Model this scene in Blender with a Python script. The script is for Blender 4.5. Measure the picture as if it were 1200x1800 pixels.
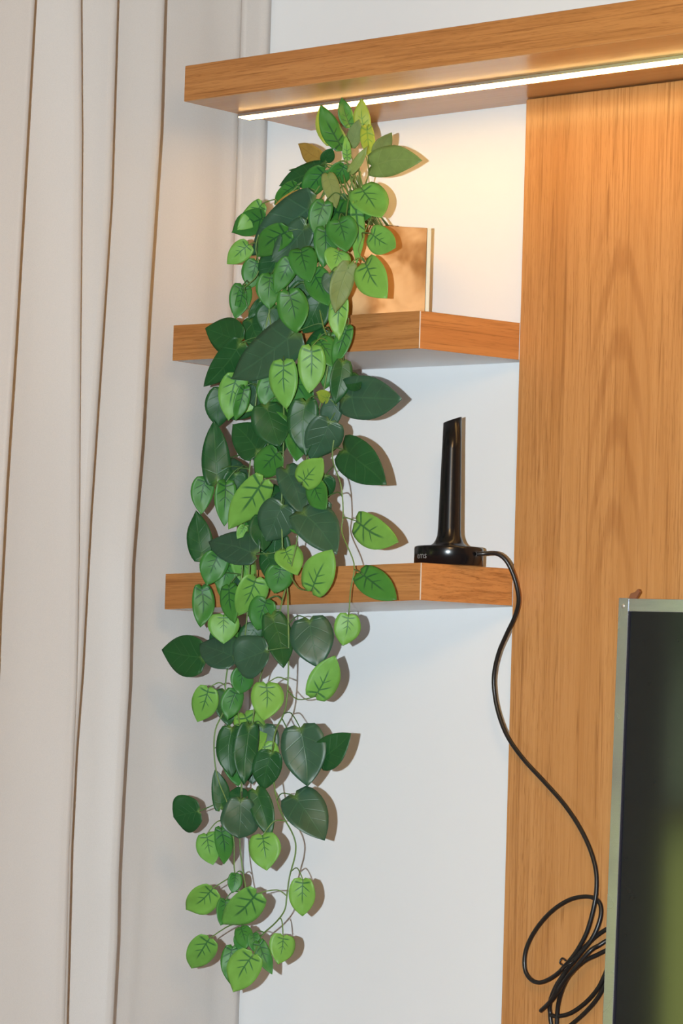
import bpy, bmesh, math, random
from math import sin, cos, pi, exp, sqrt, radians
from mathutils import Vector, Matrix, noise

random.seed(7)
for o in list(bpy.data.objects):
    bpy.data.objects.remove(o, do_unlink=True)
scene = bpy.context.scene
C = scene.collection

# ------------------------------------------------------------------ camera
ZC = 1.15                                   # lens height above the floor
CAM = Vector((4.2611, -4.4944, ZC))
YAW, PIT, ROL, FPX = 0.7175, 0.0643, 0.0306, 6077.5
FW = Vector((-sin(YAW)*cos(PIT), cos(YAW)*cos(PIT), sin(PIT)))
R0 = Vector((cos(YAW), sin(YAW), 0)); U0 = R0.cross(FW)
RV = R0*cos(ROL) + U0*sin(ROL); UV_ = -R0*sin(ROL) + U0*cos(ROL)
cd = bpy.data.cameras.new('camera'); cam = bpy.data.objects.new('camera', cd); C.objects.link(cam)
cd.sensor_fit = 'VERTICAL'; cd.sensor_height = 36.0; cd.lens = FPX/1800*36.0
cd.clip_start = 0.05; cd.clip_end = 200
M = Matrix((RV, UV_, -FW)).transposed().to_4x4(); M.translation = CAM
cam.matrix_world = M
scene.camera = cam

def ray(px, py):
    return (FW + RV*((px-600)/FPX) + UV_*((900-py)/FPX)).normalized()
def at_y(px, py, y):
    d = ray(px, py); return CAM + d*((y-CAM.y)/d.y)
def at_x(px, py, x):
    d = ray(px, py); return CAM + d*((x-CAM.x)/d.x)
def sstep(a, b, x):
    t = max(0, min(1, (x-a)/(b-a))); return t*t*(3-2*t)
def at_z(px, py, z):
    d = ray(px, py); return CAM + d*((z-CAM.z)/d.z)

# ------------------------------------------------------------------ world and lights
w = bpy.data.worlds.new('world'); scene.world = w; w.use_nodes = True
bg = w.node_tree.nodes['Background']; bg.inputs[0].default_value = (0.62, 0.74, 0.9, 1); bg.inputs[1].default_value = 0.25
sd = bpy.data.lights.new('sun', 'SUN'); sd.energy = 55.0; sd.angle = 0.01; sd.color = (1, .95, .85)
so = bpy.data.objects.new('sun', sd); C.objects.link(so); so.rotation_euler = (radians(12), radians(38), 0)

fd = bpy.data.lights.new('camera_flash', 'SPOT'); fd.energy = 1200; fd.spot_size = radians(31); fd.spot_blend = .35
fd.shadow_soft_size = .014; fd.color = (0.80, .92, .985)
fo = bpy.data.objects.new('camera_flash', fd); C.objects.link(fo)
fo.location = CAM - RV*0.235 + UV_*0.015
fo.rotation_euler = cam.rotation_euler if False else M.to_euler()

ad = bpy.data.lights.new('warm_fill_light', 'POINT'); ad.shadow_soft_size = .22; ad.energy = 62; ad.color = (1, .60, .25)
ao = bpy.data.objects.new('warm_fill_light', ad); C.objects.link(ao); ao.location = (2.7, -2.3, 2.32)  # unseen warm fill, added to raise and brown the flash shadows

scene.view_settings.view_transform = 'Standard'; scene.view_settings.look = 'None'
scene.view_settings.exposure = 0.0; scene.view_settings.gamma = 1.0
scene.view_settings.use_curve_mapping = False

# ------------------------------------------------------------------ materials
class NT:
    def __init__(s, name):
        s.m = bpy.data.materials.new(name); s.m.use_nodes = True
        s.t = s.m.node_tree; s.b = s.t.nodes['Principled BSDF']; s.out = s.t.nodes['Material Output']
    def n(s, typ, **kw):
        nd = s.t.nodes.new(typ)
        for k, v in kw.items(): setattr(nd, k, v)
        return nd
    def link(s, a, b): s.t.links.new(a, b)
    def put(s, sock, v):
        if isinstance(v, bpy.types.NodeSocket): s.link(v, sock)
        else: sock.default_value = v
    def math(s, op, a, b=None, c=None, clamp=False):
        nd = s.n('ShaderNodeMath', operation=op, use_clamp=clamp)
        s.put(nd.inputs[0], a)
        if b is not None: s.put(nd.inputs[1], b)
        if c is not None: s.put(nd.inputs[2], c)
        return nd.outputs[0]
    def mix(s, f, a, b, mode='MIX'):
        nd = s.n('ShaderNodeMix', data_type='RGBA', blend_type=mode)
        s.put(nd.inputs[0], f); s.put(nd.inputs[6], a); s.put(nd.inputs[7], b)
        return nd.outputs[2]
    def rng(s, v, a, b, c=0.0, d=1.0, smooth=True):
        nd = s.n('ShaderNodeMapRange', interpolation_type='SMOOTHSTEP' if smooth else 'LINEAR')
        s.put(nd.inputs[0], v); nd.inputs[1].default_value = a; nd.inputs[2].default_value = b
        nd.inputs[3].default_value = c; nd.inputs[4].default_value = d
        return nd.outputs[0]
    def coords(s, rot=(0,0,0), scale=(1,1,1), loc=(0,0,0)):
        tc = s.n('ShaderNodeTexCoord'); mp = s.n('ShaderNodeMapping')
        mp.inputs['Rotation'].default_value = rot; mp.inputs['Scale'].default_value = scale; mp.inputs['Location'].default_value = loc
        s.link(tc.outputs['Object'], mp.inputs[0]); return mp.outputs[0]
    def scale(s, vec, sc):
        mp = s.n('ShaderNodeMapping'); mp.inputs['Scale'].default_value = sc; s.link(vec, mp.inputs[0]); return mp.outputs[0]
    def noise(s, vec, scale=1.0, detail=3.0, rough=.5, dist=0.0):
        nd = s.n('ShaderNodeTexNoise'); s.link(vec, nd.inputs['Vector'])
        nd.inputs['Scale'].default_value = scale; nd.inputs['Detail'].default_value = detail
        nd.inputs['Roughness'].default_value = rough; nd.inputs['Distortion'].default_value = dist
        return nd.outputs[0]
    def bump(s, h, strength=.2, dist=.001):
        nd = s.n('ShaderNodeBump'); nd.inputs['Strength'].default_value = strength; nd.inputs['Distance'].default_value = dist
        s.link(h, nd.inputs['Height']); s.link(nd.outputs[0], s.b.inputs['Normal'])

def rgb(r, g, b): return (r, g, b, 1)

def plain(name, col, rough=.5, metal=0.0, spec=.5, var=.06, nscale=30, bump=0.0):
    k = NT(name); v = k.coords()
    n = k.noise(v, nscale, 4)
    k.put(k.b.inputs['Base Color'], k.mix(n, rgb(*[c*(1-var) for c in col]), rgb(*[min(1, c*(1+var)) for c in col])))
    k.b.inputs['Roughness'].default_value = rough; k.b.inputs['Metallic'].default_value = metal
    k.b.inputs['Specular IOR Level'].default_value = spec
    if bump: k.bump(k.noise(v, nscale*12, 2), bump, .0006)
    return k.m

def wood(name, rot=(0,0,0), base=(.56,.235,.062), dark=(.25,.085,.02), light=(.72,.34,.105), rough=.38, cathedral=None, seed=0.0, flat=1.0):
    """laminate with the grain along local X after rot"""
    k = NT(name)
    v = k.coords(rot=rot, loc=(seed, seed*.7, seed*1.3))
    a = k.noise(k.scale(v, (.8, 20, 20)), 1.0, 4, .6, .3)            # broad bands
    b = k.noise(k.scale(v, (5.0, 210, 210)), 1.0, 4, .6, .4)          # streaks
    c = k.noise(k.scale(v, (38, 900, 900)), 1.0, 2, .5, 0)            # pores
    reg = k.rng(k.noise(k.scale(v, (.5, 9, 9)), 1.0, 2), .35, .65, .35, 1.0)
    col = k.mix(k.rng(a, .3, .7), rgb(*base), rgb(*light))
    mid = [(x+y)/2 for x, y in zip(base, dark)]
    col = k.mix(k.math('MULTIPLY', k.math('MULTIPLY', k.rng(b, .42, .72), .75*flat), reg), col, rgb(*mid))
    col = k.mix(k.math('MULTIPLY', k.math('MULTIPLY', k.rng(c, .55, .75), .5*flat), reg), col, rgb(*dark))
    d = k.noise(k.scale(v, (.8, 48, 48)), 1.0, 4, .5, .8)             # long dark lines
    ln = k.math('SUBTRACT', 1.0, k.rng(k.math('ABSOLUTE', k.math('SUBTRACT', d, .5)), 0.0, .02))
    col = k.mix(k.math('MULTIPLY', k.math('MULTIPLY', ln, .55*flat), k.rng(b, .3, .6)), col, rgb(*dark))
    if cathedral:
        x0, z0, s = cathedral
        tc = k.n('ShaderNodeTexCoord'); sp = k.n('ShaderNodeSeparateXYZ'); k.link(tc.outputs['Object'], sp.inputs[0])
        nz = k.noise(k.scale(tc.outputs['Object'], (14, 14, 2.2)), 1.0, 3, .5, .2)
        xx = k.math('ADD', k.math('SUBTRACT', sp.outputs[0], x0), k.math('MULTIPLY', k.math('SUBTRACT', nz, .5), .022))
        zz = k.math('MULTIPLY', k.math('SUBTRACT', sp.outputs[2], z0), s)
        r = k.math('SQRT', k.math('ADD', k.math('MULTIPLY', xx, xx), k.math('MULTIPLY', zz, zz)))
        r = k.math('ADD', r, k.math('MULTIPLY', k.math('SUBTRACT', k.noise(k.scale(v, (1.0, 40, 40)), 1.0, 2), .5), .008))
        wv = k.math('SINE', k.math('MULTIPLY', r, 520.0))
        up = k.rng(sp.outputs[2], z0-.1, z0+.25)
        near = k.math('SUBTRACT', 1.0, k.rng(k.math('ABSOLUTE', xx), .03, .085))
        f = k.math('MULTIPLY', k.math('MULTIPLY', k.math('MULTIPLY', k.rng(wv, -.1, 1.0), near), k.math('MULTIPLY', k.rng(sp.outputs[2], 1.3, 1.55), k.rng(sp.outputs[2], 1.9, 2.06, 1.0, 0.0))), .4)
        col = k.mix(f, col, rgb(base[0]*.66, base[1]*.55, base[2]*.5))
    k.put(k.b.inputs['Base Color'], col)
    k.b.inputs['Roughness'].default_value = rough
    k.b.inputs['Specular IOR Level'].default_value = .45
    k.bump(c, .12, .0004)
    return k.m

def wall_mat():
    k = NT('wall_paint'); v = k.coords()
    n = k.noise(k.scale(v, (260, 260, 60)), 1.0, 3)
    n2 = k.noise(v, 2.0, 2)
    k.put(k.b.inputs['Base Color'], k.mix(n2, rgb(.76,.775,.79), rgb(.80,.81,.82)))
    k.b.inputs['Roughness'].default_value = .75; k.b.inputs['Specular IOR Level'].default_value = .25
    k.bump(n, .10, .0005)
    return k.m

def curtain_mat():
    k = NT('curtain_satin'); v = k.coords()
    weave = k.noise(k.scale(v, (900, 900, 700)), 1.0, 2)
    big = k.noise(k.scale(v, (3, 3, .8)), 1.0, 3)
    col = k.mix(big, rgb(.49,.462,.44), rgb(.535,.505,.48))
    col = k.mix(k.math('MULTIPLY', k.rng(weave, .35, .7), .2), col, rgb(.38,.355,.335))
    k.put(k.b.inputs['Base Color'], col)
    k.b.inputs['Roughness'].default_value = .48; k.b.inputs['Specular IOR Level'].default_value = .35
    k.b.inputs['Sheen Weight'].default_value = .25; k.b.inputs['Sheen Roughness'].default_value = .4
    k.bump(weave, .25, .0005)
    return k.m

def leaf_mat(name, colr, vein, star, tone=.25, rough=.47, trans=.12, spec=.45):
    """UV = (x, y) in leaf lengths, midrib along +y from the stalk"""
    k = NT(name)
    uv = k.n('ShaderNodeUVMap'); sp = k.n('ShaderNodeSeparateXYZ'); k.link(uv.outputs[0], sp.inputs[0])
    info = k.n('ShaderNodeObjectInfo'); rnd = info.outputs['Random']
    x = k.math('SUBTRACT', sp.outputs[0], .5); y = sp.outputs[1]
    ax = k.math('ABSOLUTE', x)
    def line(dist, wd): return k.math('SUBTRACT', 1.0, k.rng(dist, wd*.45, wd*1.5))
    if star:
        mid = k.math('MULTIPLY', line(ax, .016), k.math('SUBTRACT', 1.0, k.rng(y, .52, .72)))
        tot = mid
        for y0, s, ext, wd in ((.10, .15, .26, .017), (.17, .85, .24, .017), (.34, 1.0, .15, .014)):
            dd = k.math('ABSOLUTE', k.math('SUBTRACT', k.math('SUBTRACT', y, y0), k.math('MULTIPLY', ax, s)))
            l = k.math('MULTIPLY', line(dd, wd), k.math('SUBTRACT', 1.0, k.rng(ax, ext*.55, ext)))
            tot = k.math('MAXIMUM', tot, l)
        strength = .85
    else:
        tot = k.math('MULTIPLY', line(ax, .010), k.math('SUBTRACT', 1.0, k.rng(y, .75, 1.0)))
        for y0, s, ext, wd in ((.04, .3, .4, .008), (.14, .75, .42, .009), (.32, .95, .36, .008), (.52, 1.0, .26, .007)):
            dd = k.math('ABSOLUTE', k.math('SUBTRACT', k.math('SUBTRACT', y, y0), k.math('MULTIPLY', ax, s)))
            l = k.math('MULTIPLY', line(dd, wd), k.math('SUBTRACT', 1.0, k.rng(ax, ext*.5, ext)))
            tot = k.math('MAXIMUM', tot, l)
        strength = .32
    tc = k.n('ShaderNodeTexCoord')
    n = k.noise(tc.outputs['Object'], 55, 3)
    lo = rgb(*[c*(1-tone) for c in colr]); hi = rgb(*[c*(1+tone) for c in colr])
    col = k.mix(n, lo, hi)
    col = k.mix(k.math('MULTIPLY', rnd, .4), col, rgb(colr[0]*1.7, colr[1]*1.2, colr[2]*.9))
    col = k.mix(k.math('MULTIPLY', tot, strength), col, rgb(*vein))
    if not star:   # pale patch where the stalk joins
        col = k.mix(k.math('MULTIPLY', k.math('SUBTRACT', 1.0, k.rng(k.math('ADD', y, ax), .03, .17)), .55), col, rgb(.17, .30, .06))
    k.put(k.b.inputs['Base Color'], col)
    k.b.inputs['Roughness'].default_value = rough; k.b.inputs['Specular IOR Level'].default_value = spec
    k.bump(k.math('ADD', k.math('MULTIPLY', tot, -.6), k.math('MULTIPLY', n, .4)), .35, .0012)
    tb = k.n('ShaderNodeBsdfTranslucent'); k.link(col, tb.inputs[0])
    mx = k.n('ShaderNodeMixShader'); mx.inputs[0].default_value = trans
    k.link(k.b.outputs[0], mx.inputs[1]); k.link(tb.outputs[0], mx.inputs[2]); k.link(mx.outputs[0], k.out.inputs[0])
    return k.m

MAT = {}
MAT['wall'] = wall_mat()
MAT['ceil'] = plain('ceiling_paint', (.62,.52,.38), .8, var=.02)
MAT['room'] = plain('beige_wall_paint', (.42,.30,.18), .8, var=.03)
MAT['floor'] = wood('floor_boards', base=(.30,.17,.09), dark=(.15,.07,.03), light=(.4,.24,.13), seed=5)
MAT['panel'] = wood('panel_teak', rot=(0, pi/2, 0), base=(.475,.215,.068), light=(.565,.275,.097), dark=(.25,.095,.027), cathedral=(.955, .62, .085), seed=2.0, rough=.24)
MAT['edge'] = wood('shelf_teak', base=(.45,.185,.055), light=(.54,.245,.08), dark=(.20,.066,.016), seed=.4)
MAT['edge2'] = wood('shelf_teak_angled', rot=(0, 0, -1.338), base=(.47,.18,.05), light=(.55,.235,.07), dark=(.20,.066,.016), seed=3.4)
MAT['under'] = wood('shelf_underside_teak', base=(.50,.245,.088), light=(.57,.30,.115), dark=(.36,.16,.05), rough=.24, seed=8.0, flat=.4)
MAT['white'] = plain('white_board', (.86,.87,.88), .5, var=.02)
MAT['seam'] = plain('pale_seam', (.75,.66,.56), .5)
MAT['alu'] = plain('strip_aluminium', (.75,.75,.77), .35, metal=.9)
MAT['curtain'] = curtain_mat()
MAT['black'] = plain('black_gloss_plastic', (.006,.006,.007), .22, var=.2, spec=.5)
MAT['cable'] = plain('black_cable_rubber', (.012,.011,.011), .35, var=.2)
MAT['ink'] = plain('grey_print', (.30,.30,.30), .5)
MAT['soil'] = plain('brown_soil', (.07,.035,.018), .95, var=.6, nscale=220, bump=.5)
MAT['stem'] = plain('green_stem', (.12,.21,.05), .45, var=.35, nscale=25)
MAT['stem_d'] = plain('dark_green_stem', (.065,.15,.04), .45, var=.35, nscale=25)
MAT['inner_strip'] = plain('dark_blue_strip', (.010,.010,.022), .6)
MAT['brown'] = plain('brown_shape', (.22,.085,.04), .5)
def pot_mat():
    k = NT('copper_foil'); v = k.coords()
    n = k.noise(v, 16, 3, .5, .4); n2 = k.noise(k.scale(v, (20, 20, 160)), 1.0, 3)
    col = k.mix(k.rng(n, .3, .7), rgb(.23,.115,.04), rgb(.45,.27,.125))
    k.put(k.b.inputs['Base Color'], col)
    k.b.inputs['Metallic'].default_value = .75
    k.put(k.b.inputs['Roughness'], k.rng(n, .35, .75, .30, .5))
    k.bump(k.math('ADD', n, k.math('MULTIPLY', n2, .15)), .15, .003)
    return k.m
MAT['pot'] = pot_mat()
MAT['glass_edge'] = plain('pale_glass_edge', (.62,.64,.55), .25)
def brushed():
    k = NT('brushed_frame'); v = k.coords()
    n = k.noise(k.scale(v, (14, 14, 900)), 1.0, 2); n2 = k.noise(v, 9, 3)
    k.put(k.b.inputs['Base Color'], k.mix(n, rgb(.42,.44,.50), rgb(.58,.61,.67)))
    k.b.inputs['Metallic'].default_value = .85
    k.put(k.b.inputs['Roughness'], k.rng(n2,   .3, .7, .18, .30))
    return k.m
MAT['brushed'] = brushed()
def screen_mat():
    k = NT('dark_screen'); v = k.coords()
    n = k.noise(v, 40, 2)
    k.put(k.b.inputs['Base Color'], k.mix(n, rgb(.013,.015,.0155), rgb(.015,.0175,.018)))
    k.b.inputs['Roughness'].default_value = .09; k.b.inputs['IOR'].default_value = 1.5
    return k.m
MAT['screen'] = screen_mat()
def led_mat():
    k = NT('led_diffuser')
    k.b.inputs['Base Color'].default_value = rgb(.9,.88,.84)
    k.b.inputs['Emission Color'].default_value = rgb(1, .59, .19)
    k.b.inputs['Emission Strength'].default_value = 19.0
    return k.m
MAT['led'] = led_mat()
MAT['lawn'] = plain('lawn_grass', (.24,.30,.055), .8, var=.3, nscale=4)
MAT['hedge'] = plain('hedge_leaves', (.045,.075,.03), .7, var=.6, nscale=3)

LEAF = {
 'L': leaf_mat('leaf_light', (.145,.38,.068), (.018,.115,.04), True),
 'M': leaf_mat('leaf_mid', (.041,.196,.032), (.010,.075,.026), True),
 'D': leaf_mat('leaf_dark', (.013,.085,.022), (.05,.17,.045), False, rough=.45),
 'E': leaf_mat('leaf_teal', (.022,.088,.046), (.055,.17,.075), False, rough=.46, spec=.8),
 'Y': leaf_mat('leaf_yellow_striplit', (.30,.44,.055), (.16,.33,.05), True, trans=.3),  # yellow-green leaf, with the strip's warm light mixed into its colour
 'O': leaf_mat('leaf_ochre', (.42,.28,.06), (.25,.14,.03), False, trans=.25),
 'P': leaf_mat('leaf_pale_striplit', (.20,.31,.085), (.28,.38,.12), False, rough=.5, trans=.2),  # yellowish paleness from the light strip is painted into this colour
 'G': leaf_mat('leaf_pale_back', (.17,.25,.085), (.12,.2,.07), False, rough=.6),
}

# ------------------------------------------------------------------ mesh helpers
def mesh_obj(name, verts, faces, mat, parent=None, smooth=False, loc=None):
    me = bpy.data.meshes.new(name); me.from_pydata([tuple(v) for v in verts], [], faces); me.update()
    if isinstance(mat, (list, tuple)):
        for m in mat: me.materials.append(m)
    elif mat: me.materials.append(mat)
    if smooth:
        for p in me.polygons: p.use_smooth = True
    o = bpy.data.objects.new(name, me); C.objects.link(o)
    if parent: o.parent = parent
    if loc is not None: o.location = loc
    return o
def bm_obj(name, bm, mat, parent=None, smooth=False, loc=None):
    bmesh.ops.recalc_face_normals(bm, faces=bm.faces)
    me = bpy.data.meshes.new(name); bm.to_mesh(me); bm.free()
    for m in (mat if isinstance(mat, (list, tuple)) else [mat]): me.materials.append(m)
    if smooth:
        for p in me.polygons: p.use_smooth = True
    o = bpy.data.objects.new(name, me); C.objects.link(o)
    if parent: o.parent = parent
    if loc is not None: o.location = loc
    return o
def prism(poly, z0, z1, bm=None):
    """polygon (x, y, dz) extruded from z0 to z1"""
    bm = bm or bmesh.new()
    a = [bm.verts.new((p[0], p[1], z0 + (p[2] if len(p) > 2 else 0))) for p in poly]
    b = [bm.verts.new((p[0], p[1], z1 + (p[2] if len(p) > 2 else 0))) for p in poly]
    n = len(poly)
    bm.faces.new(a[::-1]); bm.faces.new(b)
    for i in range(n): bm.faces.new((a[i], a[(i+1) % n], b[(i+1) % n], b[i]))
    return bm
def box(x0, y0, z0, x1, y1, z1, bm=None):
    return prism([(x0,y0),(x1,y0),(x1,y1),(x0,y1)], z0, z1, bm)
def bevel(bm, w, seg=2):
    bmesh.ops.recalc_face_normals(bm, faces=bm.faces)
    es = [e for e in bm.edges if len(e.link_faces) == 2 and e.calc_face_angle(0) > .5]
    bmesh.ops.bevel(bm, geom=es, offset=w, segments=seg, affect='EDGES', profile=.5)
    return bm
def catmull(pts, sub=6):
    P = [Vector(p) for p in pts]; out = []
    for i in range(len(P)-1):
        p0 = P[max(i-1, 0)]; p1 = P[i]; p2 = P[i+1]; p3 = P[min(i+2, len(P)-1)]
        for j in range(sub):
            t = j/sub
            out.append(.5*((2*p1) + (p2-p0)*t + (2*p0-5*p1+4*p2-p3)*t*t + (3*p1-p0-3*p2+p3)*t**3))
    out.append(P[-1]); return out
def tube(name, pts, r, mat, parent=None, seg=8, r1=None):
    vs, fs = [], []; n = len(pts); up = Vector((.3, -.8, .5)).normalized()
    for i, p in enumerate(pts):
        t = (pts[min(i+1, n-1)] - pts[max(i-1, 0)]).normalized()
        a = t.cross(up); a = a.normalized() if a.length > 1e-4 else Vector((1,0,0)); b = t.cross(a).normalized()
        up = -b if False else a.cross(t).normalized()
        rr = r if r1 is None else r + (r1-r)*i/(n-1)
        for k in range(seg):
            an = 2*pi*k/seg; vs.append(p + a*(cos(an)*rr) + b*(sin(an)*rr))
    for i in range(n-1):
        for k in range(seg):
            fs.append((i*seg+k, i*seg+(k+1) % seg, (i+1)*seg+(k+1) % seg, (i+1)*seg+k))
    fs.append(tuple(range(seg-1, -1, -1))); fs.append(tuple((n-1)*seg+k for k in range(seg)))
    return mesh_obj(name, vs, fs, mat, parent, True)
def empty(name, loc, label=None, cat=None):
    o = bpy.data.objects.new(name, None); C.objects.link(o); o.location = loc; o.empty_display_size = .05
    if label: o['label'] = label; o['category'] = cat
    return o
def tag(o, label, cat): o['label'] = label; o['category'] = cat; return o
def struct(o, label=None, cat=None):
    o['kind'] = 'structure'
    if label: o['label'] = label
    if cat: o['category'] = cat
    return o
def adopt(parent, *obs):
    """parent meshes that were built in world coordinates to an empty without moving them"""
    for o in obs:
        o.parent = parent; o.matrix_parent_inverse = Matrix.Translation(parent.location).inverted()

# ------------------------------------------------------------------ the room
XL, XR, YF, ZT = -.03, 6.2, -6.4, 2.75
struct(bm_obj('wall_back', box(-.03, 0, 0, XR, .15, ZT), MAT['wall']), 'white painted wall behind the shelves', 'wall')
struct(bm_obj('floor', box(XL-.2, YF-.2, -.1, XR+.2, .15, 0), MAT['floor']), 'wooden floor of the room', 'floor')
struct(bm_obj('ceiling', box(XL-.2, YF-.2, ZT, XR+.2, .15, ZT+.12), MAT['ceil']), 'white ceiling of the room', 'ceiling')
struct(bm_obj('wall_right', box(XR, YF, 0, XR+.15, .15, ZT), MAT['room']), 'beige wall on the right of the room', 'wall')
struct(bm_obj('wall_front', box(XL-.2, YF-.15, 0, XR+.15, YF, ZT), MAT['room']), 'beige wall behind the photographer', 'wall')
WY0, WY1, WZ0, WZ1 = -2.75, -.35, .12, 2.35
bm = bmesh.new()
box(XL-.2, YF, 0, XL, WY0, ZT, bm); box(XL-.2, WY1, 0, XL, .15, ZT, bm)
box(XL-.2, WY0, 0, XL, WY1, WZ0, bm); box(XL-.2, WY0, WZ1, XL, WY1, ZT, bm)
struct(bm_obj('wall_left', bm, MAT['wall']), 'white window wall behind the curtain', 'wall')
we = empty('window_1', (XL-.1, (WY0+WY1)/2, WZ0)); struct(we, 'wide garden window behind the beige curtain', 'window')
for nm, b in (('window_frame', (XL-.13, WY0, WZ0, XL-.07, WY0+.05, WZ1)), ('window_frame', (XL-.13, WY1-.05, WZ0, XL-.07, WY1, WZ1)),
              ('window_frame', (XL-.13, WY0+.05, WZ0, XL-.07, WY1-.05, WZ0+.06)), ('window_frame', (XL-.13, WY0+.05, WZ1-.06, XL-.07, WY1-.05, WZ1)),
              ('window_rail', (XL-.125, WY0+.05, .985, XL-.075, WY1-.05, 1.025))):
    adopt(we, bm_obj(nm, box(*b), MAT['white']))
# garden beyond the window (mirrored in the television)
lawn = bm_obj('lawn', box(-45, -45, -.35, XL-.25, 25, -.25), MAT['lawn']); tag(lawn, 'sunlit lawn outside the window, mirrored green in the screen', 'lawn'); lawn['kind'] = 'stuff'
bm = bmesh.new()
bmesh.ops.create_grid(bm, x_segments=60, y_segments=14, size=1.0)
for v in bm.verts:
    y = v.co.x*30 - 15; z = (v.co.y+1)*2.6
    v.co = Vector((-26 + 1.6*noise.noise(Vector((y*.5, z*.7, 2)))*1.5 - z*.12, y, -.24 + z + .8*abs(noise.noise(Vector((y*.35, 3, z*.4))))*(z/5)))
hd = bm_obj('hedge', bm, MAT['hedge'], smooth=True); tag(hd, 'dark tall hedge at the far end of the lawn', 'hedge'); hd['kind'] = 'stuff'

# ------------------------------------------------------------------ wood panel
XP, PT = .75, .0386
TZB = 1.0587 + ZC; TT = .0609; TX, TD, TILT = .2414, .3251, .0023
bm = bevel(box(XP, -PT, .02, 3.3, -.0005, TZB - .0005 + .0), .0012, 1)
tag(bm_obj('wall_panel', bm, MAT['panel']), 'tall teak wood panel with vertical grain behind the television', 'panel')

# ------------------------------------------------------------------ shelves
def shelf_low(name, xl, xc, D, zb, t, tl, label, seed):
    zb += ZC
    Z = lambda x: tl*(x-.4)
    root = empty(name, ((xl+xc)/2, -D/2, zb), label, 'shelf')
    e = .0015
    P0, P1, P2 = Vector((xl, -D)), Vector((xc, -D)), Vector((XP-.0006, -PT))
    # white board, slightly inside the veneered edges
    poly = [(xl+e, -.0006), (xl+e, -D+e), (xc-e*.6, -D+e), (XP-.0006-e*1.1, -PT), (XP-.0008, -.0006)]
    b = prism([(x, y, Z(x)) for x, y in poly], zb, zb+t)
    bmesh.ops.recalc_face_normals(b, faces=b.faces)
    for f in b.faces: f.material_index = 1 if f.normal.z > .5 else 0
    board = bm_obj('board', b, [MAT['white'], MAT['edge']])
    fr = bm_obj('front_edge', prism([(x, y, Z(x)) for x, y in ((xl, -D), (xc-.0008, -D), (xc-.0008-e*.4, -D+e), (xl, -D+e))], zb-.0004, zb+t+.0004), MAT['edge'])
    n = (P2-P1).normalized(); q = Vector((-n.y, n.x))*e
    a1 = P1 + n*.0008
    an = bm_obj('angled_edge', prism([(p.x, p.y, Z(p.x)) for p in (a1, P2, P2+q, a1+q)], zb-.0004, zb+t+.0004), MAT['edge2'])
    le = bm_obj('end_edge', prism([(x, y, Z(x)) for x, y in ((xl, -D+e), (xl+e, -D+e), (xl+e, -.0006), (xl, -.0006))], zb-.0004, zb+t+.0004), MAT['edge2'])
    s = bm_obj('edge_seam', prism([(x, y, Z(xc)) for x, y in ((xc-.0008, -D-.0001), (xc+.0006, -D-.0001), (xc+.0006, -D+.001), (xc-.0008, -D+.001))], zb, zb+t), MAT['seam'])
    adopt(root, board, fr, an, le, s)
    return root
shelf_low('floating_shelf', .1519, .7026, .2385, .6294, .06, -.0116, 'middle wooden wall shelf with an angled corner, carrying the copper pot', 0)
shelf_low('floating_shelf', .1518, .7187, .2372, .2114, .0594, .025, 'lowest wooden wall shelf with an angled corner, carrying the black antenna', 1)

root = empty('floating_shelf', (1.2, -TD/2, TZB), 'long top wooden shelf with a light strip along its underside', 'shelf')
Zt = lambda x: TILT*(x-TX)
poly = [(TX, -.0006), (TX, -TD), (3.3, -TD), (3.3, -.0006)]
b = prism([(x, y, Zt(x)) for x, y in poly], TZB, TZB+TT)
bmesh.ops.recalc_face_normals(b, faces=b.faces)
bevel(b, .0008, 1); bmesh.ops.recalc_face_normals(b, faces=b.faces)
for f in b.faces: f.material_index = 1 if f.normal.z < -.7 else 0
adopt(root, bm_obj('board', b, [MAT['edge'], MAT['under']]))
lx0, lx1, ly, lw, lh = TX+.002, 3.28, -.178, .031, .007
root = empty('led_strip', ((lx0+lx1)/2, ly, TZB-lh), 'glowing white light strip under the top shelf', 'light')
def strip(x0, x1, y0, y1, z0, z1): return prism([(x, y, Zt(x)) for x, y in ((x0,y0),(x1,y0),(x1,y1),(x0,y1))], z0, z1)
bm = strip(lx0, lx1, ly-lw/2, ly-lw/2+.0012, TZB-.0055, TZB-.0003)
prism([(x, y, Zt(x)) for x, y in ((lx0,ly+lw/2-.0012),(lx1,ly+lw/2-.0012),(lx1,ly+lw/2),(lx0,ly+lw/2))], TZB-.0055, TZB-.0003, bm)
prism([(x, y, Zt(x)) for x, y in ((lx0,ly-lw/2+.0012),(lx1,ly-lw/2+.0012),(lx1,ly+lw/2-.0012),(lx0,ly+lw/2-.0012))], TZB-.0015, TZB-.0003, bm)
adopt(root, bm_obj('housing', bm, MAT['alu']),
      bm_obj('diffuser', bevel(strip(lx0+.0002, lx1, ly-lw/2+.0014, ly+lw/2-.0014, TZB-lh, TZB-.0018), .0012, 2), MAT['led'], smooth=False))

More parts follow.
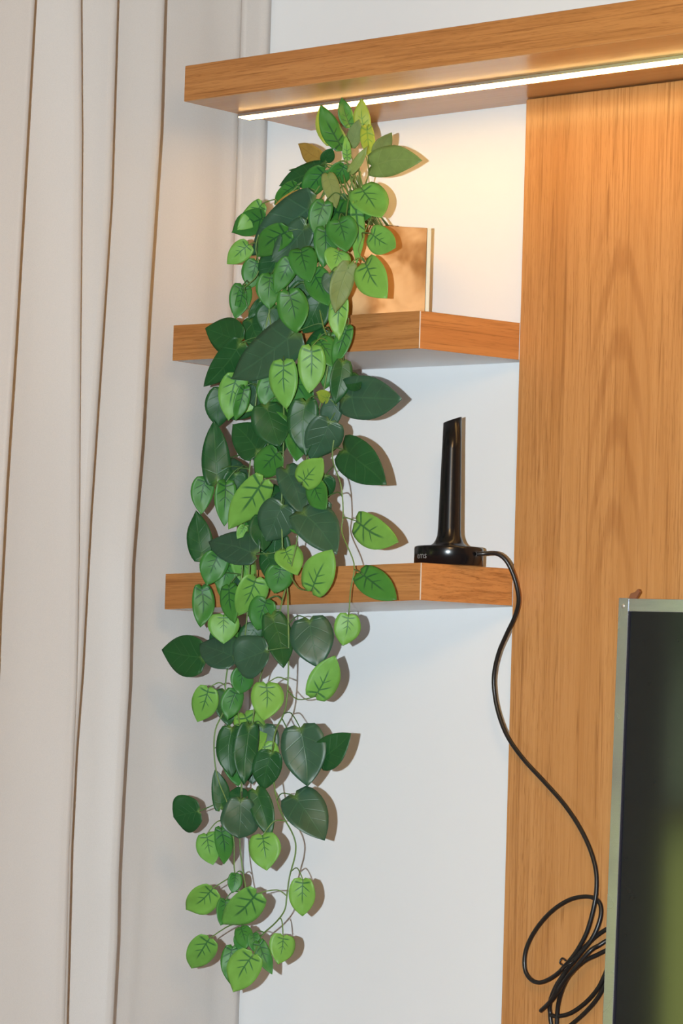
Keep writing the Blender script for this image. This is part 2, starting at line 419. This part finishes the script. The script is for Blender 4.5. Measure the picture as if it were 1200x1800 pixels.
# ------------------------------------------------------------------ curtain
def interp(pts, z):
    """pts: (z, y) sorted by z; linear with extrapolation from the end segments"""
    if z <= pts[0][0]: a, b = pts[0], pts[min(2, len(pts)-1)]
    elif z >= pts[-1][0]: a, b = pts[max(-3, -len(pts))], pts[-1]
    else:
        for a, b in zip(pts, pts[1:]):
            if a[0] <= z <= b[0]: break
    return a[1] + (b[1]-a[1])*(z-a[0])/(b[0]-a[0])
RIDGES = [  # photo points along the fold edge, how far the fold stands out, how deep the next one starts
 ([(62,0),(45,300),(28,600),(12,850),(0,1080),(-25,1800)], .185, .09),
 ([(143,0),(145,250),(142,600),(140,980),(136,1200),(128,1380),(122,1500),(114,1800)], .170, .07),
 ([(207,0),(196,350),(180,600),(160,900),(145,1180),(134,1325),(126,1490),(118,1800)], .165, .085),
 ([(290,0),(283,230),(275,350),(262,550),(250,780),(233,990),(228,1200),(216,1400),(209,1540),(207,1650),(199,1800)], .150, .105),
]
ridge = []
for pts, xr, h in RIDGES:
    q = sorted((p.z, p.y) for p in (at_x(a, b, xr) for a, b in pts)); ridge.append((q, xr, h))
first = ridge[0]
extra = []
for i in range(5):
    off = -.14*(5-i); extra.append(([(z, -1.435 + i*.135 + (y-first[0][-1][1])*i/5) for z, y in first[0]], .16+.01*(i % 2), .06))
ridge = extra + ridge
NZ, NS = 100, 34
ZB, ZTC = .03, 2.66
rows = []
for iz in range(NZ+1):
    z = ZB + (ZTC-ZB)*iz/NZ
    row = []
    ys = [interp(r[0], z) for r in ridge] + [-.006]
    for k in range(1, len(ys)): ys[k] = max(ys[k], ys[k-1]+.006)
    for i, (q, xr, h) in enumerate(ridge):
        y0, y1 = ys[i], ys[i+1]; wdt = y1-y0
        last = i == len(ridge)-1
        xn = .143 if last else ridge[i+1][1]
        hh = min(h, max(.01, wdt*.72))
        xv = xr - hh
        # rounded fold lip then back under
        row.append(Vector((xr-.004, y0-.006, z))); row.append(Vector((xr, y0-.001, z))); row.append(Vector((xr-.003, y0+.001, z)))
        row.append(Vector((xr-hh*.5, y0-.002, z)))
        for s in range(NS+1):
            t = s/NS
            y = y0 + .002 + (wdt-.012)*t
            e = t**1.75 if not last else .35*t + .65*t**2
            x = xv + (xn-.006-xv)*e
            u = noise.noise(Vector((y*7, z*1.1, i*3.1)))*.006 + noise.noise(Vector((y*26, z*2.0, i*7.7)))*.0018
            if last:
                u += .006*sin(t*9 + z*1.3)*sin(pi*t) + .004*exp(-((t-.42-.10*(z-.9))/.03)**2)*max(0, min(1, (1.05-z)*2.5))
                if t > .85: u += -.022*(.12+.88*sstep(1.45, 2.05, z))*sin((t-.85)/.15*pi) + .004*sstep(1.45, 2.05, z)*sin((t-.85)/.15*3*pi)
                u *= min(1, t*8)*min(1, (1-t)*14)
            else: u *= sin(pi*t)
            row.append(Vector((x+u, y, z)))
    row.append(Vector((.141, -.005, z))); row.append(Vector((.13, -.005, z))); row.append(Vector((.10, -.008, z)))
    rows.append(row)
nc = len(rows[0]); vs = [v for r in rows for v in r]
fs = [(i*nc+j, i*nc+j+1, (i+1)*nc+j+1, (i+1)*nc+j) for i in range(NZ) for j in range(nc-1)]
root = empty('curtain', (.08, -.6, ZB), 'long beige satin curtain hanging in folds on the left', 'curtain')
fab = mesh_obj('fabric', vs, fs, MAT['curtain'], None, True)
md = fab.modifiers.new('thick', 'SOLIDIFY'); md.thickness = .0012; md.offset = -1
adopt(root, fab)
adopt(root, tube('rail', [Vector((.09, -.01, 2.70)), Vector((.09, -3.0, 2.70))], .015, MAT['alu'], seg=12))

# ------------------------------------------------------------------ television
o0 = at_y(1087, 1051, -.105)
TVW, TVH, TH, BZ = 1.34, .79, .032, .0235
tv = empty('television', (0,0,0), 'flat television with a brushed metal frame and dark screen', 'television')
tv.location = o0; tv.rotation_euler = (0, radians(.9), 0)
def tvpart(name, bm, mat, par=tv): return bm_obj(name, bm, mat, par)
tvpart('back_cover', bevel(box(.002, .006, -TVH+.002, TVW-.002, TH, -.002), .002, 1), MAT['black'])
BX, BZ = .0195, .0220
tvpart('frame_side', bevel(box(0, 0, -TVH, BX, TH-.004, 0), .0008, 2), MAT['brushed'])
tvpart('frame_side', bevel(box(TVW-BX, 0, -TVH, TVW, TH-.004, 0), .0008, 2), MAT['brushed'])
tvpart('frame_side', bevel(box(BX+.0004, .0004, -BZ+.001, TVW-BX-.0004, TH-.004, -.0006), .0008, 2), MAT['brushed'])
tvpart('frame_side', bevel(box(BX+.0004, .0004, -TVH+.0006, TVW-BX-.0004, TH-.004, -TVH+BZ-.001), .0008, 2), MAT['brushed'])
tvpart('inner_strip', box(BX+.0001, .0009, -TVH+BZ-.0008, BX+.0030, .0058, -BZ+.0008), MAT['inner_strip'])  # thin dark strip added over the inner wall of the frame
tvpart('inner_strip', box(TVW-BX-.0030, .0009, -TVH+BZ-.0008, TVW-BX-.0001, .0058, -BZ+.0008), MAT['inner_strip'])
tvpart('screen', box(BX+.0031, .0035, -TVH+BZ-.0008, TVW-BX-.0031, .0059, -BZ+.0008), MAT['screen'])
bm = bmesh.new(); bmesh.ops.create_uvsphere(bm, u_segments=12, v_segments=6, radius=.0032)
for v in bm.verts: v.co.y *= .5
o = tvpart('screw', bm, MAT['alu']); o.location = (.0095, -.0002, -.0125)
for p in o.data.polygons: p.use_smooth = True
tvpart('wall_mount', box(.4, TH, -.55, .9, TH+.034, -.25), MAT['black'])
mt = mesh_obj('small_brown_shape', [(0,.012,-.003),(.014,.012,-.003),(.021,.012,.008),(.018,.012,.013),(.012,.012,.008),(.004,.012,.006),
                              (0,.016,-.003),(.014,.016,-.003),(.021,.016,.008),(.018,.016,.013),(.012,.016,.008),(.004,.016,.006)],
              [(0,1,2,3,4,5),(11,10,9,8,7,6)] + [(i,(i+1)%6+0,(i+1)%6+6,i+6) for i in range(6)], MAT['brown'], tv)
mt.location = (.010, 0, .002)  # small brown shape sticking up above the frame

# ------------------------------------------------------------------ antenna with its cable
zl = .2114 + ZC + .0594 + .0005
ac = at_y(788, 985, -.135); AX, AY = ac.x, ac.y
AZ = zl + .025*(AX-.4) + .0012
ant = empty('antenna', (AX, AY, AZ), 'black table antenna with a slanted tip standing on the lowest shelf', 'antenna')
def lathe(name, prof, mat, parent, seg=48):
    vs, fs = [], []
    for r, z in prof:
        for k in range(seg): vs.append((r*cos(2*pi*k/seg), r*sin(2*pi*k/seg), z))
    for i in range(len(prof)-1):
        for k in range(seg): fs.append((i*seg+k, i*seg+(k+1) % seg, (i+1)*seg+(k+1) % seg, (i+1)*seg+k))
    fs.append(tuple(range(seg-1, -1, -1))); fs.append(tuple((len(prof)-1)*seg+k for k in range(seg)))
    return mesh_obj(name, vs, fs, mat, parent, True)
BR, BH = .0565, .0310
lathe('base', [(BR-.002, 0), (BR, .001), (BR, BH-.004), (BR-.0006, BH-.0015), (BR-.0025, BH-.0003), (BR-.006, BH), (.02, BH+.001)], MAT['black'], ant)
MH = .2145
prof = [(.0345, BH+.0002), (.030, BH+.0022), (.0255, BH+.0055), (.0222, BH+.011), (.0196, BH+.018), (.0187, BH+.03), (.0175, BH+.09), (.0158, BH+MH*.75), (.0149, BH+MH)]
mast = lathe('mast', prof, MAT['black'], ant)
# slanted top: cut the upper rings along the slope (high on the camera's right)
vr = R0
for v in mast.data.vertices:
    if v.co.z > BH+MH*.95:
        v.co.z += -.0065 + (v.co.x*vr.x + v.co.y*vr.y)/.0157*.0058
tcu = bpy.data.curves.new('txt', 'FONT'); tcu.body = 'ems'; tcu.size = .0155; tcu.extrude = 0; tcu.resolution_u = 2
tob = bpy.data.objects.new('txt', tcu); C.objects.link(tob)
bpy.context.view_layer.update()
tme = bpy.data.meshes.new_from_object(tob.evaluated_get(bpy.context.evaluated_depsgraph_get()))
bpy.data.objects.remove(tob)
wx = max(v.co.x for v in tme.vertices)
viewang = math.atan2(CAM.y-AY, CAM.x-AX)
for v in tme.vertices:
    a = viewang - radians(39) + (v.co.x-wx)/BR
    v.co = Vector(((BR+.0003)*cos(a), (BR+.0003)*sin(a), .0095+v.co.y))
tme.name = 'lettering'; tme.materials.clear(); tme.materials.append(MAT['ink'])
to = bpy.data.objects.new('lettering', tme); C.objects.link(to); to.parent = ant; to['label'] = 'small grey lettering on the antenna base'
def pxl(lst): return [at_y(a, b, y) for a, b, y in lst]
cab = pxl([(838,974,-.135),(852,973,-.128),(872,973,-.112),(888,984,-.10),(900,1006,-.092),(908,1032,-.085),(911,1058,-.078),(904,1085,-.072),(890,1115,-.066),
           (876,1148,-.062),(868,1185,-.058),(869,1220,-.056),(877,1258,-.055),(893,1297,-.054),(920,1335,-.053),(955,1373,-.052),(988,1410,-.052),(1014,1447,-.052),
           (1034,1486,-.053),(1046,1525,-.055),(1048,1560,-.058),(1043,1595,-.062),(1031,1638,-.064),(1013,1672,-.066),(996,1694,-.066),(975,1715,-.062),
           (950,1727,-.056),(932,1721,-.054),(922,1702,-.054),(924,1670,-.054),(940,1636,-.054),(968,1603,-.054),(1000,1582,-.054),(1030,1576,-.054),(1049,1582,-.055),
           (1056,1597,-.056),(1053,1620,-.060),(1040,1650,-.066),(1018,1678,-.071),(1000,1700,-.073),(980,1728,-.066),(968,1755,-.058),(966,1778,-.053),(974,1786,-.053),
           (1000,1782,-.053),(1028,1763,-.053),(1050,1738,-.053),(1063,1712,-.053),(1075,1680,-.053),(1082,1655,-.053),(1075,1632,-.053),(1055,1640,-.055),(1030,1662,-.060),(1006,1690,-.068),
           (985,1722,-.072),(970,1756,-.068),(950,1777,-.058)])
k_ = tube('cable', catmull(cab, 6), .0036, MAT['cable'], None, 10); adopt(ant, k_)
c2 = pxl([(950,1777,-.058),(972,1755,-.064),(992,1724,-.078),(1012,1700,-.080),(1036,1672,-.074),(1052,1662,-.062),(1070,1652,-.053),(1085,1656,-.052),(1080,1690,-.052),(1066,1725,-.052),
          (1048,1757,-.052),(1028,1780,-.052),(1010,1796,-.052),(990,1812,-.052)])
adopt(ant, tube('cable', catmull(c2, 6), .0036, MAT['cable'], None, 10))
c3 = pxl([(1070,1668,-.052),(1050,1678,-.056),(1026,1690,-.062),(1002,1712,-.066),(988,1738,-.063),(980,1770,-.055),(978,1810,-.052)])
adopt(ant, tube('cable', catmull(c3, 6), .0036, MAT['cable'], None, 10))
c4 = pxl([(966,1775,-.053),(967,1790,-.052),(970,1812,-.052)])
adopt(ant, tube('cable', catmull(c4, 6), .0036, MAT['cable'], None, 10))
kc = at_y(1000, 1697, -.070)
adopt(ant, tube('cable_tie', catmull([kc+Vector((.016*cos(t)*.8+.004*sin(t), -.014*sin(t)*.9, .012*cos(t)*.7)) for t in [i*2*pi/12 for i in range(13)]], 3), .0016, MAT['cable'], None, 6))
kc2 = at_y(994, 1689, -.072)
adopt(ant, tube('cable_tie', catmull([kc2, kc2+Vector((-.006, -.002, .004)), kc2+Vector((-.009, -.004, -.003)), kc2+Vector((-.004, -.003, -.007))], 4), .0014, MAT['cable'], None, 6))

# ------------------------------------------------------------------ plant
PLN = empty('potted_plant', (0,0,0), 'trailing green heart-leaf vine in a square copper pot, hanging past two shelves', 'plant')
PW, PDp = .150, .126
p0 = at_y(752, 560, -.102); HEAD = radians(48)
zp = .6294 + ZC + .06 - .0116*(p0.x-.06-.4) + .0014
ux = Vector((cos(HEAD), sin(HEAD), 0)); uy = Vector((-sin(HEAD), cos(HEAD), 0))
PLN.location = p0.xy.to_3d() + Vector((0,0,zp)) - ux*PW/2 + uy*PDp/2
PLN.rotation_euler = (0, 0, HEAD)
ztop = at_y(752, 402, -.102).z; PHt = ztop - zp
hx, hy, tk = PW/2, PDp/2, .005
bm = bmesh.new()
box(-hx, -hy+.001, 0, -hx+tk, hy, PHt, bm); box(hx-tk, -hy+.001, 0, hx, hy, PHt, bm)
box(-hx+tk, hy-tk, 0, hx-tk, hy, PHt, bm); box(-hx+tk, -hy+.001, 0, hx-tk, hy-tk, .006, bm)
pot = bm_obj('pot', bm, MAT['pot'], PLN)
bm_obj('front_pane', bevel(box(-hx, -hy-.004, 0, hx-.0062, -hy+.0008, PHt), .0006, 1), MAT['pot'], pot)
bm_obj('pane_edge', bevel(box(hx-.006, -hy-.0045, 0, hx+.0008, -hy+.0008, PHt), .0012, 2), MAT['glass_edge'], pot)
bm = bmesh.new(); bmesh.ops.create_grid(bm, x_segments=26, y_segments=22, size=1)
for v in bm.verts:
    x, y = v.co.x, v.co.y
    h = PHt - .006 + .014*(1-max(abs(x), abs(y))**2) + .006*noise.noise(Vector((x*6, y*6, 1))) + .003*noise.noise(Vector((x*19, y*19, 4)))
    v.co = Vector((x*(hx-tk-.0005), y*(hy-tk-.0005), h))
bm_obj('soil', bm, MAT['soil'], PLN, True)
bpy.context.view_layer.update()
PINV = PLN.matrix_world.inverted()
def adoptP(o):
    o.parent = PLN; o.matrix_parent_inverse = PINV
def yplane(px, py): return -.205 + (-.295+.205)*sstep(230, 440, py)
def P3(px, py, d=0.0):
    p = at_y(px, py, yplane(px, py)); return p + (CAM-p).normalized()*d

soilc = lambda fx, fy: PLN.matrix_world @ Vector((fx*hx*.6, fy*hy*.6, PHt))
VINES = [  # (soil spot, photo polyline, radius)
 ((.1,-.3), [(622,330),(612,288),(590,290),(565,347),(536,409),(515,454),(503,520),(500,600),(498,700),(499,753),(495,878),(497,978),(505,1037),(506,1064),(507,1160),(502,1243),(484,1285),(478,1330),(482,1382),(492,1424),(516,1470),(519,1500),(509,1540),(504,1575),(500,1600),(484,1622),(460,1644),(446,1668)], .0017),
 ((-.3,-.2), [(612,340),(600,300),(575,310),(540,360),(500,430),(480,520),(462,600),(450,700),(441,800),(428,930),(425,1010),(412,1110),(397,1193),(395,1243),(378,1285),(377,1335),(385,1375),(402,1420),(411,1480),(412,1530),(424,1590),(428,1625)], .0016),
 ((.4,-.4), [(640,335),(632,300),(618,320),(606,400),(604,480),(608,560),(602,640),(592,740),(584,803),(599,853),(603,903),(601,937),(622,991),(616,1037),(613,1080)], .0015),
 ((.0,-.5), [(618,345),(598,330),(575,400),(560,470),(559,524),(567,570),(578,612),(570,680),(555,740),(540,800),(530,880),(520,960),(500,1040),(480,1120),(455,1200),(440,1290),(425,1370),(421,1473),(430,1550),(445,1610)], .0015),
 ((-.2,.1), [(608,345),(590,300),(560,295),(520,330),(470,380),(450,430),(455,465),(450,486),(430,505)], .0013),
 ((.5,.2), [(645,340),(648,300),(640,262),(632,236),(620,225)], .0013),
 ((.2,.3), [(630,345),(622,290),(612,265),(604,255)], .0012),
 ((.5,-.5), [(640,350),(655,370),(640,410),(630,440),(640,460)], .0012),
 ((-.1,-.4), [(606,350),(585,330),(555,360),(520,420),(497,455),(480,478),(470,520),(478,600),(474,690),(470,790),(460,880),(440,970),(436,1060),(426,1160),(418,1240),(424,1300),(425,1400),(424,1440)], .0014),
]
vine_pts = []
for (fx, fy), pl, r in VINES:
    pts = [soilc(fx, fy)-Vector((0,0,.004))]
    wob = random.uniform(0, 6)
    for i, (a, b) in enumerate(pl): pts.append(P3(a, b, (.006*sin(i*1.3+wob)) * sstep(300, 450, b)))
    cp = catmull(pts, 5)
    o = tube('vine', cp, r, MAT['stem'], None, 6, r*.75); adoptP(o)
    vine_pts += cp[6:]
for i in range(8):   # short upright stems crowded in the soil
    a = soilc(random.uniform(-.5,.7), random.uniform(-.6,.4)) - Vector((0,0,.004))
    b = P3(random.uniform(600, 645), random.uniform(285, 310))
    cp = catmull([a, a*.5+b*.5+Vector((random.uniform(-.008,.008), -.004, .004)), b], 6)
    adoptP(tube('vine', cp, .0013, MAT['stem'], None, 6)); vine_pts += cp[8:]

LEAVES = """
587 252 565 188 38 Y 0
602 260 565 189 34 M 2
616 222 601 174 25 M 1
616 257 630 212 24 G 1
640 228 635 175 28 Y 1
645 222 656 282 24 Y 2
664 272 687 234 28 G 0
652 292 734 282 50 P 1
610 280 607 240 15 L 3
614 302 644 258 16 P 3
567 282 525 254 30 O 1
571 284 583 262 22 D 2
570 287 512 299 16 D 2
570 300 495 326 38 D 1
572 300 536 349 40 M 2
605 290 580 322 36 M 2
576 306 590 363 28 G 3
634 330 668 382 58 L 2
624 358 626 459 24 L 2
527 337 485 359 12 O 1
522 325 484 358 24 M 0
555 355 444 445 76 E 1
507 406 451 451 44 M 2
539 395 481 457 52 E 1.5
571 355 557 415 38 M 3
460 358 420 402 32 L 0
437 430 400 463 34 L 0
595 387 608 441 52 M 3
571 401 568 467 40 M 2
596 441 584 475 46 L 1
528 438 544 493 46 M 3
512 457 485 513 36 M 2
476 483 474 541 42 M 2
549 478 576 535 46 M 2
615 464 590 547 38 G 3
580 480 584 520 28 E 3.5
651 410 695 435 46 L 3
642 462 676 520 54 L 3
426 510 413 557 18 M 0
457 528 437 561 15 D 0
507 512 521 583 52 M 3
480 540 462 580 42 D 0
563 527 533 583 52 D 0
423 600 365 578 62 D 1
423 603 361 676 46 D 1.5
520 583 410 662 74 E 2
600 523 595 595 32 L 2
610 573 585 643 28 M 1
560 597 588 643 42 M 1
498 635 503 715 48 L 3
547 610 543 688 46 L 3.5
417 660 402 736 46 L 1
430 680 415 737 26 M .5
480 660 463 713 38 M 1
603 635 590 707 36 D 2
613 660 633 684 28 D 1
603 697 702 701 72 E 1
467 712 490 782 62 D 2
537 705 537 797 52 D 2.5
577 700 557 690 22 Y 2
590 705 573 760 36 E 1
580 740 547 805 62 E 1.5
603 790 672 848 64 D 1
382 849 376 743 48 D 0
453 795 411 748 60 D 1
488 795 449 837 46 M 1
530 849 565 808 46 L 2
463 845 405 925 54 L 2
361 841 354 901 38 M 0
397 847 395 921 36 M 1
501 824 530 901 48 E .5
551 849 572 893 38 M .5
357 982 345 901 43 D 0
497 887 467 949 64 E 1
530 899 589 971 68 E 1.5
449 974 370 953 58 E 2
380 975 402 940 28 D 0
385 975 364 1027 46 M 1
501 966 522 1008 46 L 0
547 1039 581 970 54 L 2
626 916 697 951 52 L 1
493 997 483 1041 46 M 1
463 908 463 966 42 D .5
430 925 417 946 17 L 1
354 1031 352 1100 37 M 0
402 1029 412 1093 32 M 1
450 1016 420 1082 50 L 2
393 1081 393 1129 52 L 2
468 1054 452 1106 46 M .5
477 1081 497 1170 48 D 1
543 1089 558 1168 72 E 1
612 1081 603 1133 44 L 1
633 1006 694 1052 48 M 1
358 1156 288 1143 68 D 1
416 1156 352 1131 60 E 2
470 1143 414 1165 68 E 3
427 1177 420 1219 38 M 1
416 1214 400 1263 36 M 1
468 1202 464 1264 54 L 2
366 1210 347 1267 44 L 1
554 1225 587 1156 50 L 1
408 1279 406 1362 42 D 1
439 1275 429 1375 42 D 1.5
477 1322 463 1387 48 D 1
527 1279 541 1378 74 E 2
560 1335 613 1291 52 D 1
388 1422 379 1357 30 D 0
350 1426 307 1436 64 D 0
423 1405 419 1471 64 E 3
421 1403 418 1383 32 D 0
449 1389 473 1470 38 D 1
517 1398 568 1472 68 E 1
363 1466 374 1518 40 L 1
388 1455 393 1517 30 M .5
461 1468 467 1527 52 L 2
374 1562 328 1599 46 L 1
396 1582 388 1625 30 M 1
451 1571 390 1625 52 L 2
414 1536 409 1568 24 M 1
532 1546 531 1608 43 L 1
368 1650 337 1702 46 L 1
409 1664 404 1726 30 M 1
445 1678 411 1741 54 L 2
423 1630 431 1665 30 M 1
428 1637 425 1674 28 M .5
445 1641 447 1672 22 M 1
454 1655 477 1710 26 M 1
498 1645 489 1693 43 L 1
560 420 520 470 44 D -1
500 440 460 500 44 D -1
540 500 520 560 50 D -1.5
590 500 560 560 44 D -1
580 590 540 640 44 D -1
500 690 520 750 44 M -1
440 560 470 620 40 D -1
600 340 575 390 36 D 0
520 380 480 420 40 M -.5
470 860 500 920 40 D -1
430 880 440 930 36 M -1
450 1100 430 1150 40 D -1
509 654 547 715 55 M -0.9
509 669 497 721 39 M -2.1
525 880 476 882 38 E -1.2
552 762 555 812 32 M -1.2
453 860 439 921 44 D -1.1
454 658 420 724 62 L -2.1
547 530 504 573 41 D -0.8
586 613 571 681 45 M -0.7
505 402 539 459 45 M -1.8
498 424 467 491 58 D -2.0
392 815 433 859 41 E -1.9
415 831 405 895 43 D -0.6
583 370 656 371 47 M -1.6
515 908 557 935 42 M -1.5
542 376 548 445 48 M -1.8
462 748 448 807 50 D -0.9
506 455 510 519 49 M -1.9
573 835 549 883 44 D -1.2
420 635 397 678 38 M -1.5
485 940 486 1001 51 D -2.0
517 671 490 730 53 M -2.2
486 539 474 587 33 M -1.4
396 983 415 1030 41 E -1.3
450 458 439 505 40 M -1.7
540 391 515 434 33 D -2.1
533 714 513 782 56 M -2.0
425 976 432 1026 41 L -2.2
392 684 384 749 47 D -1.2
547 420 497 474 53 M -1.1
490 658 521 711 46 E -2.2
483 748 490 802 41 D -1.8
493 377 526 433 45 M -1.0
581 585 574 646 42 M -1.5
568 877 525 933 51 E -0.7
426 502 414 558 37 M -0.9
520 441 521 513 58 D -1.2
451 681 406 734 46 D -1.8
522 752 521 808 39 M -0.9
466 382 412 407 41 M -0.9
398 989 386 1039 38 M -0.9
467 973 480 1025 34 D -1.3
481 392 471 460 51 E -1.4
404 997 406 1068 51 M -1.6
438 653 458 721 46 E -1.3
465 1307 473 1367 47 L -0.9
405 1323 418 1380 38 M -1.3
462 1276 465 1346 51 E -1.5
403 1096 384 1164 51 D -1.9
396 1117 434 1153 42 M -1.5
443 1307 443 1375 49 E -1.7
429 1255 454 1320 50 L -0.8
396 1213 402 1275 43 D -1.9
"""
ROUND = {(423,1405), (350,1426), (470,1143)}
MMPX = 6.0/FPX
def leaf_mesh(L, Wd, rnd, seed):
    rr = random.Random(seed); NR, NCc = 12, 9
    fold = rr.uniform(-.10, .22); bend = rr.uniform(-.22, .20); tw = rr.uniform(-.25, .25); sk = rr.uniform(-.06, .06)
    vs, uvs, fs = [], [], []
    k = rr.uniform(1.45, 2.1) if not rnd else 4.5
    prof = lambda v: v**.40*(1-v**k)
    mx = max(prof(v/100) for v in range(101))
    for i in range(NR+1):
        v = (i/NR)**1.0
        vv = .004 + .996*v
        hw = prof(vv)/mx
        if i == NR: hw = .006
        for j in range(NCc):
            u = (j/(NCc-1))*2-1
            x = u*hw*Wd/2
            y = vv*L - .17*L*abs(u)**1.3*(1-vv)**3*min(1, vv*6+.35) + sk*L*0
            x += sk*L*sin(pi*vv)
            z = fold*abs(x) + bend*L*((vv-.35)**2-.12) + tw*x*(vv-.3)*1.6
            z += .035*L*sin(vv*9+seed)*u*u*.5 - .01*L*cos(u*pi)*sin(vv*12)
            vs.append((x, y, z)); uvs.append((.5 + u*hw*Wd/2/L, vv))
    for i in range(NR):
        for j in range(NCc-1):
            a = i*NCc+j; fs.append((a, a+1, a+NCc+1, a+NCc))
    me = bpy.data.meshes.new('leaf'); me.from_pydata(vs, [], fs); me.update()
    ul = me.uv_layers.new(name='UVMap')
    for lp in me.loops: ul.data[lp.index].uv = uvs[lp.vertex_index]
    for p in me.polygons: p.use_smooth = True
    return me
for n, ln in enumerate(l for l in LEAVES.strip().splitlines() if l.strip()):
    f = ln.split(); bx, by, tx, ty, wp = map(float, f[:5]); cls = f[5]; d = float(f[6])
    rr = random.Random(n*31+5)
    dd = d*.017 + rr.uniform(-.004, .004)
    B = P3(bx, by, dd); tilt = rr.uniform(-.012, .018)
    T = at_y(tx, ty, yplane(bx, by)); T = T + (CAM-T).normalized()*(dd+tilt)
    Yl = (T-B); L = Yl.length; Yl.normalize()
    vw = (CAM-B).normalized(); N = (vw - Yl*vw.dot(Yl)).normalized()
    roll = rr.uniform(-.38, .38)
    X = Yl.cross(N).normalized()
    N = (N*cos(roll) + X*sin(roll)).normalized(); X = Yl.cross(N).normalized()
    Wd = wp*(CAM-B).length/FPX/cos(roll)*1.08
    me = leaf_mesh(L*1.05, Wd, (int(bx), int(by)) in ROUND, n)
    me.materials.append(LEAF[cls])
    o = bpy.data.objects.new('leaf', me); C.objects.link(o)
    Mw = Matrix((X, Yl, N)).transposed().to_4x4(); Mw.translation = B
    o.parent = PLN; o.matrix_parent_inverse = PINV; o.matrix_basis = Mw
    sm = o.modifiers.new('thick', 'SOLIDIFY'); sm.thickness = .0007; sm.offset = -1
    # stalk back to the nearest vine
    best = min(vine_pts, key=lambda q: (q-B).length + max(0, (B.z-q.z))*.3 + (0 if (q-B).dot(Yl) < 0 else .02))
    mid = (best+B)*.5 - Yl*min(.012, (best-B).length*.25) - N*.003
    pts = catmull([best, mid, B + Yl*L*.01 - N*.0012, B + Yl*L*.10 - N*.0013], 4)
    inv = Mw.inverted()
    st = tube('leaf_stalk', [inv @ p for p in pts], .00115, MAT['stem'] if cls in 'LYGOP' else MAT['stem_d'], o, 5, .0009)
